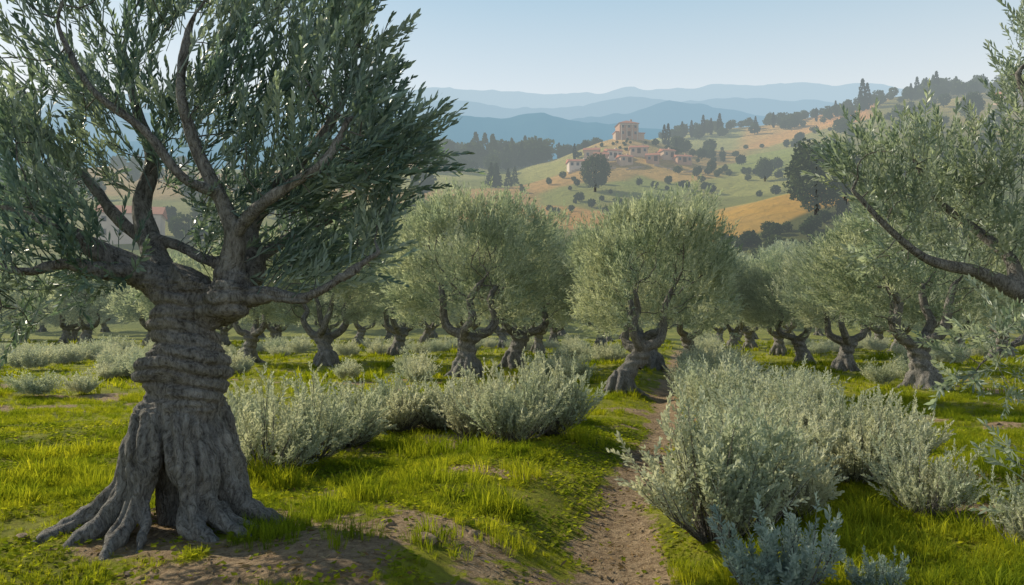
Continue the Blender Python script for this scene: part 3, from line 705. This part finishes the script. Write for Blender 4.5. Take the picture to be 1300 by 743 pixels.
def put(name,temps,lst,mat):
    P=np.array([((a-650)/1000*d,d,0) for a,d,h in lst]);P[:,2]=H(P[:,0],P[:,1])-.2
    R=np.random.default_rng(len(lst));D=np.tile([0,0,1.],(len(P),1));hh=np.array([h for *_,h in lst])
    wz=.85+.35*R.random(len(P));S=np.stack([hh*wz,hh*wz,hh],1)
    return ob(name,foliage(name,P,D,S,temps,mat,len(lst)))
U=rr.uniform
L=[]
for i in range(50):L.append((U(555,695),U(365,425),U(8,16)))
for i in range(16):L.append((U(540,650),U(335,370),U(6,11)))
for i in range(16):L.append((U(695,760),U(380,420),U(5,9)))
for i in range(34):L.append((U(840,1000),U(430,470),U(4,9)))
for i in range(54):a=U(1000,1180);L.append((a,U(425,470),U(4,8)))
for i in range(32):L.append((U(1160,1300),U(430,480),U(6,12)))
for i in range(30):L.append((U(725,915),U(318,345),U(2,5.5)))
for i in range(14):L.append((U(860,920),U(350,380),U(4,8)))
for i in range(34):L.append((U(660,900),U(215,300),U(1.5,4)))
for i in range(36):L.append((U(880,1100),U(230,400),U(2,6)))
for i in range(18):L.append((U(880,990),U(285,300),U(2,4)))
for i in range(46):L.append((U(915,1060),U(122,146),U(1.5,3.5)))
for i in range(20):L.append((U(1060,1200),U(130,170),U(3,6)))
for i in range(40):L.append((U(560,900),U(128,150),U(3,5)))
for i in range(70):L.append((U(-100,540),U(180,420),U(5,10)))
for i in range(36):L.append((U(1070,1300),U(190,400),U(4,9)))
L=[t if not(772<t[0]<822 and 315<t[1]<420) else (t[0],t[1],min(t[2],1.6)) for t in L]
put('hillside_trees',RT,L,M_hill)
L=[(U(590,690),U(365,410),U(12,18)) for i in range(16)]+[(U(610,655),U(285,300),U(7,10)) for i in range(6)]+[(U(1170,1290),U(430,470),U(8,14)) for i in range(8)]+[(U(500,560),U(370,420),U(8,13)) for i in range(8)]
put('hillside_conifers',PT,L,M_hill)
for a,d,h in [(1100,428,18),(1106,430,15),(1097,434,12),(916,440,13),(845,372,10),(850,376,11),(868,440,10),(880,442,10),(895,445,12),(905,446,10),(1195,440,15),(1182,442,12),(1170,444,13),(515,380,15),(522,382,12),(962,445,9),(985,445,9),(1162,440,10),(860,350,6),(730,330,7),(1040,440,8),(1065,440,9),(710,390,9),(716,392,8)]:
    put('cypress_tree',CT,[(a,d,h)],M_cyp)
def bigtree(a,d,h,seed):
    R=np.random.default_rng(seed);n=5200;D0=unit(R.normal(size=(n,3)))
    kx=.55+.9*fbm(D0[:,0]*2.2+seed,D0[:,1]*2.2,D0[:,2]*2.2,oct=4,seed=seed)
    p=D0*kx[:,None]*(.5+.5*R.random((n,1))**.6)*[.36,.36,.42]+[0,0,.53]
    v,f=scatter(QD[0],QD[1],p,orient(unit(R.normal(size=(n,3))),R.random(n)*6.28),.028*(.6+.8*R.random(n)))
    x=(a-650)/1000*d;e=empty('broadleaf_tree',(x,d,Hs(x,d)-.2),0,h)
    ob('foliage',mk('bt',v,f,M_hill,rnd=np.repeat(R.random(n),4)),e)
    tv,tf=tube([(0,0,-.03),(0.01,0,.2),(0,0,.5),(.02,0,.7)],[.035,.025,.016,.008],8)
    ob('trunk',mk('btt',tv,tf,M_twig),e)
for a in [(756,262,13.5,1),(973,268,8.5,2),(1038,150,16,3),(1075,158,12,4),(720,400,9,5),(737,402,7,6),(980,470,8,7),(1240,330,13,8),(905,300,5,9)]: bigtree(*a)
# ------------------------------------------------------------ buildings
M_wall=simple('plaster_wall',(.48,.33,.22),(.38,.25,.17),.6);M_white=simple('whitewashed_wall',(.58,.47,.38),(.48,.38,.3),.5)
M_pink=simple('brick_wall',(.42,.24,.15),(.33,.18,.11),.8);M_roof=simple('terracotta_roof',(.46,.17,.085),(.35,.13,.07),1.2);M_dark=simple('window_glass',(.03,.035,.04),(.02,.02,.025),1,.3);M_trim=simple('stone_trim',(.46,.38,.3),None,1)
M_wood=simple('door_wood',(.1,.06,.035),None,2)
def box(x0,x1,y0,y1,z0,z1):
    V=np.array([(x,y,z) for z in(z0,z1) for y in(y0,y1) for x in(x0,x1)],float)
    F=np.array([(0,2,3,1),(4,5,7,6),(0,1,5,4),(2,6,7,3),(0,4,6,2),(1,3,7,5)]);return V,F
def boxes(name,par,lst,mat): return ob(name,mk(name,*cat([box(*b) for b in lst]),mat),par)
def hip(w,dp,z,h,ov,ridge_):
    a=w/2+ov;b=dp/2+ov
    V=np.array([(-a,-b,z),(a,-b,z),(a,b,z),(-a,b,z),(-ridge_,0,z+h),(ridge_,0,z+h)],float)
    F=[(0,1,5),(0,5,4),(1,2,5),(2,3,4),(2,4,5),(3,0,4),(0,3,2),(0,2,1)];return V,np.array(F)
def house(name,px,d,w,dp,h,rh,wall,rot=0,floors=2,nw=4,gable=False,dz=0):
    x=(px-650)/1000*d;e=empty(name,(x,d,Hs(x,d)+dz),rot)
    boxes('walls',e,[(-w/2,w/2,-dp/2,dp/2,-4,h)],wall)
    ob('roof',mk('roof',*hip(w,dp,h+.02,rh,.5,w/2+.5 if gable else max(w/2-dp/2,.05)),M_roof),e)
    if gable:
        V=[];F=[]
        for i,s in enumerate((-1,1)):
            V+=[(s*(w/2-.02),-dp/2,h),(s*(w/2-.02),dp/2,h),(s*(w/2-.02),0,h+rh*.9)];F.append((i*3,i*3+1,i*3+2))
        ob('gables',mk('gables',np.array(V,float),np.array(F),wall),e)
    wn=[];fr=[];fh=h/floors
    for f in range(floors):
        for i in range(nw):
            cx=-w/2+w*(i+.5)/nw;z0=f*fh+fh*.3
            if f==0 and i==nw//2: continue
            for s in(-1,1):
                y=s*dp/2;wn.append((cx-.5,cx+.5,min(y,y+s*.03),max(y,y+s*.03),z0,z0+1.2))
                fr+= [(cx-.65,cx-.5,min(y,y+s*.08),max(y,y+s*.08),z0,z0+1.2),(cx+.5,cx+.65,min(y,y+s*.08),max(y,y+s*.08),z0,z0+1.2),(cx-.65,cx+.65,min(y,y+s*.1),max(y,y+s*.1),z0+1.2,z0+1.4)]
    boxes('windows',e,wn,M_dark);boxes('window_frames',e,fr,M_trim)
    cx=-w/2+w*(nw//2+.5)/nw;boxes('door',e,[(cx-.7,cx+.7,-dp/2-.05,-dp/2,0,2.1)],M_wood)
    boxes('cornice',e,[(-w/2-.2,w/2+.2,-dp/2-.2,dp/2+.2,h-.25,h-.02)],M_trim)
    boxes('chimney',e,[(w*.2,w*.2+.8,.3,1.1,h+.4,h+rh+.7)],wall)
    return e
v=house('hilltop_villa',797,352,8.6,7.8,5.8,2.1,M_pink,.12,2,3)
boxes('wing',v,[(-5.8,-4.32,-2.6,2.6,-4,2.),(4.32,7.4,-2.4,2.4,-4,1.7)],M_wall)
boxes('wing_roof',v,[(-6.1,-4.33,-3,3,2.02,2.3),(4.33,7.8,-2.8,2.8,1.72,2.)],M_roof)
boxes('columns',v,[(x-.18,x+.18,-4.8,-4.44,-3,4.7) for x in (-3.6,-1.2,1.2,3.6)]+[(-4.,4.,-4.9,-4.3,4.71,5.1)],M_trim)
for a in [(736,309,9,6,2.4,1.4,M_white,.1,1,4,True),(752,322,6,5,3.2,1.5,M_wall,-.15,1,2,True),(764,311,5,5,3.4,1.5,M_pink,-.05,1,2,True),(779,318,6,5,2.8,1.3,M_white,.3,1,3,True),(794,309,5,5,2.2,1.2,M_wall,.2,1,2,True),(812,320,7,5,2.4,1.3,M_wall,-.1,1,3,True),(830,311,5,5,2.4,1.3,M_pink,-.2,1,2,True),(848,319,5,5,2.6,1.3,M_wall,.25,1,2,True),(868,314,6,5,2.2,1.2,M_pink,.15,1,3,True),(1288,400,12,8,5,2,M_wall,.1,2,4,True),(165,190,14,9,6,2.4,M_white,.3,2,4,True)]:
    house('farmhouse',*a)
xs=np.linspace(722,905,46);wv=[]
for i in range(45):
    d=302+3*math.sin(i*.3);x0=(xs[i]-650)/1000*d;x1=(xs[i+1]-650)/1000*d;z=Hs((x0+x1)/2,d)
    if i%9<6: wv.append((x0,x1-.01,d,d+.6,z-2,z+.6+.3*math.sin(i)))
boxes('terrace_wall',None,wv,simple('stone_wall',(.40,.29,.19),(.28,.2,.13),1.))
# ------------------------------------------------------------ light, sky, camera
az=math.radians(58);el=math.radians(34)
sd=Vector((-math.sin(az)*math.cos(el),math.cos(az)*math.cos(el),math.sin(el)))
sl=bpy.data.lights.new('sun','SUN');sl.energy=5.;sl.angle=math.radians(.5);sl.color=(1,.91,.72)
so=bpy.data.objects.new('sun',sl);scene.collection.objects.link(so);so.rotation_euler=sd.to_track_quat('Z','Y').to_euler();so.location=(0,0,50)
w=bpy.data.worlds.new('World');scene.world=w;w.use_nodes=True;nt=w.node_tree
sk=nt.nodes.new('ShaderNodeTexSky');sk.sky_type='NISHITA';sk.sun_disc=False;sk.sun_elevation=el;sk.sun_rotation=-az;sk.air_density=1.;sk.dust_density=2.2;sk.ozone_density=1.5;sk.altitude=100
bg=nt.nodes['Background'];bg.inputs[1].default_value=.12
tc=nt.nodes.new('ShaderNodeTexCoord');sx_=nt.nodes.new('ShaderNodeSeparateXYZ');nt.links.new(tc.outputs['Generated'],sx_.inputs[0])
cr=nt.nodes.new('ShaderNodeValToRGB');nt.links.new(sx_.outputs[2],cr.inputs[0])
els=cr.color_ramp.elements
els[0].position=.25;els[0].color=(.90,.95,.95,1);els[1].position=.41;els[1].color=(.44,.66,.80,1)
e3=els.new(.75);e3.color=(.08,.16,.30,1)  # overhead sky, out of view, darkened to cut fill light and deepen shadows
mul=nt.nodes.new('ShaderNodeVectorMath');mul.operation='SCALE';nt.links.new(cr.outputs[0],mul.inputs[0]);mul.inputs['Scale'].default_value=1/.12
mx=nt.nodes.new('ShaderNodeMix');mx.data_type='RGBA';mx.inputs[0].default_value=.78;nt.links.new(sk.outputs[0],mx.inputs[6]);nt.links.new(mul.outputs[0],mx.inputs[7])
nt.links.new(mx.outputs[2],bg.inputs[0])
cd=bpy.data.cameras.new('camera');cd.lens=36*1000/1300;cd.sensor_width=36;cd.clip_end=20000;cd.clip_start=.05
co=bpy.data.objects.new('camera',cd);scene.collection.objects.link(co);co.location=(0,0,CAMZ);co.rotation_euler=(math.radians(90)+math.atan(38.5/1000),0,0)
scene.camera=co
scene.view_settings.view_transform='Standard';scene.view_settings.look='None';scene.view_settings.exposure=0
print('total',time.time()-T0)
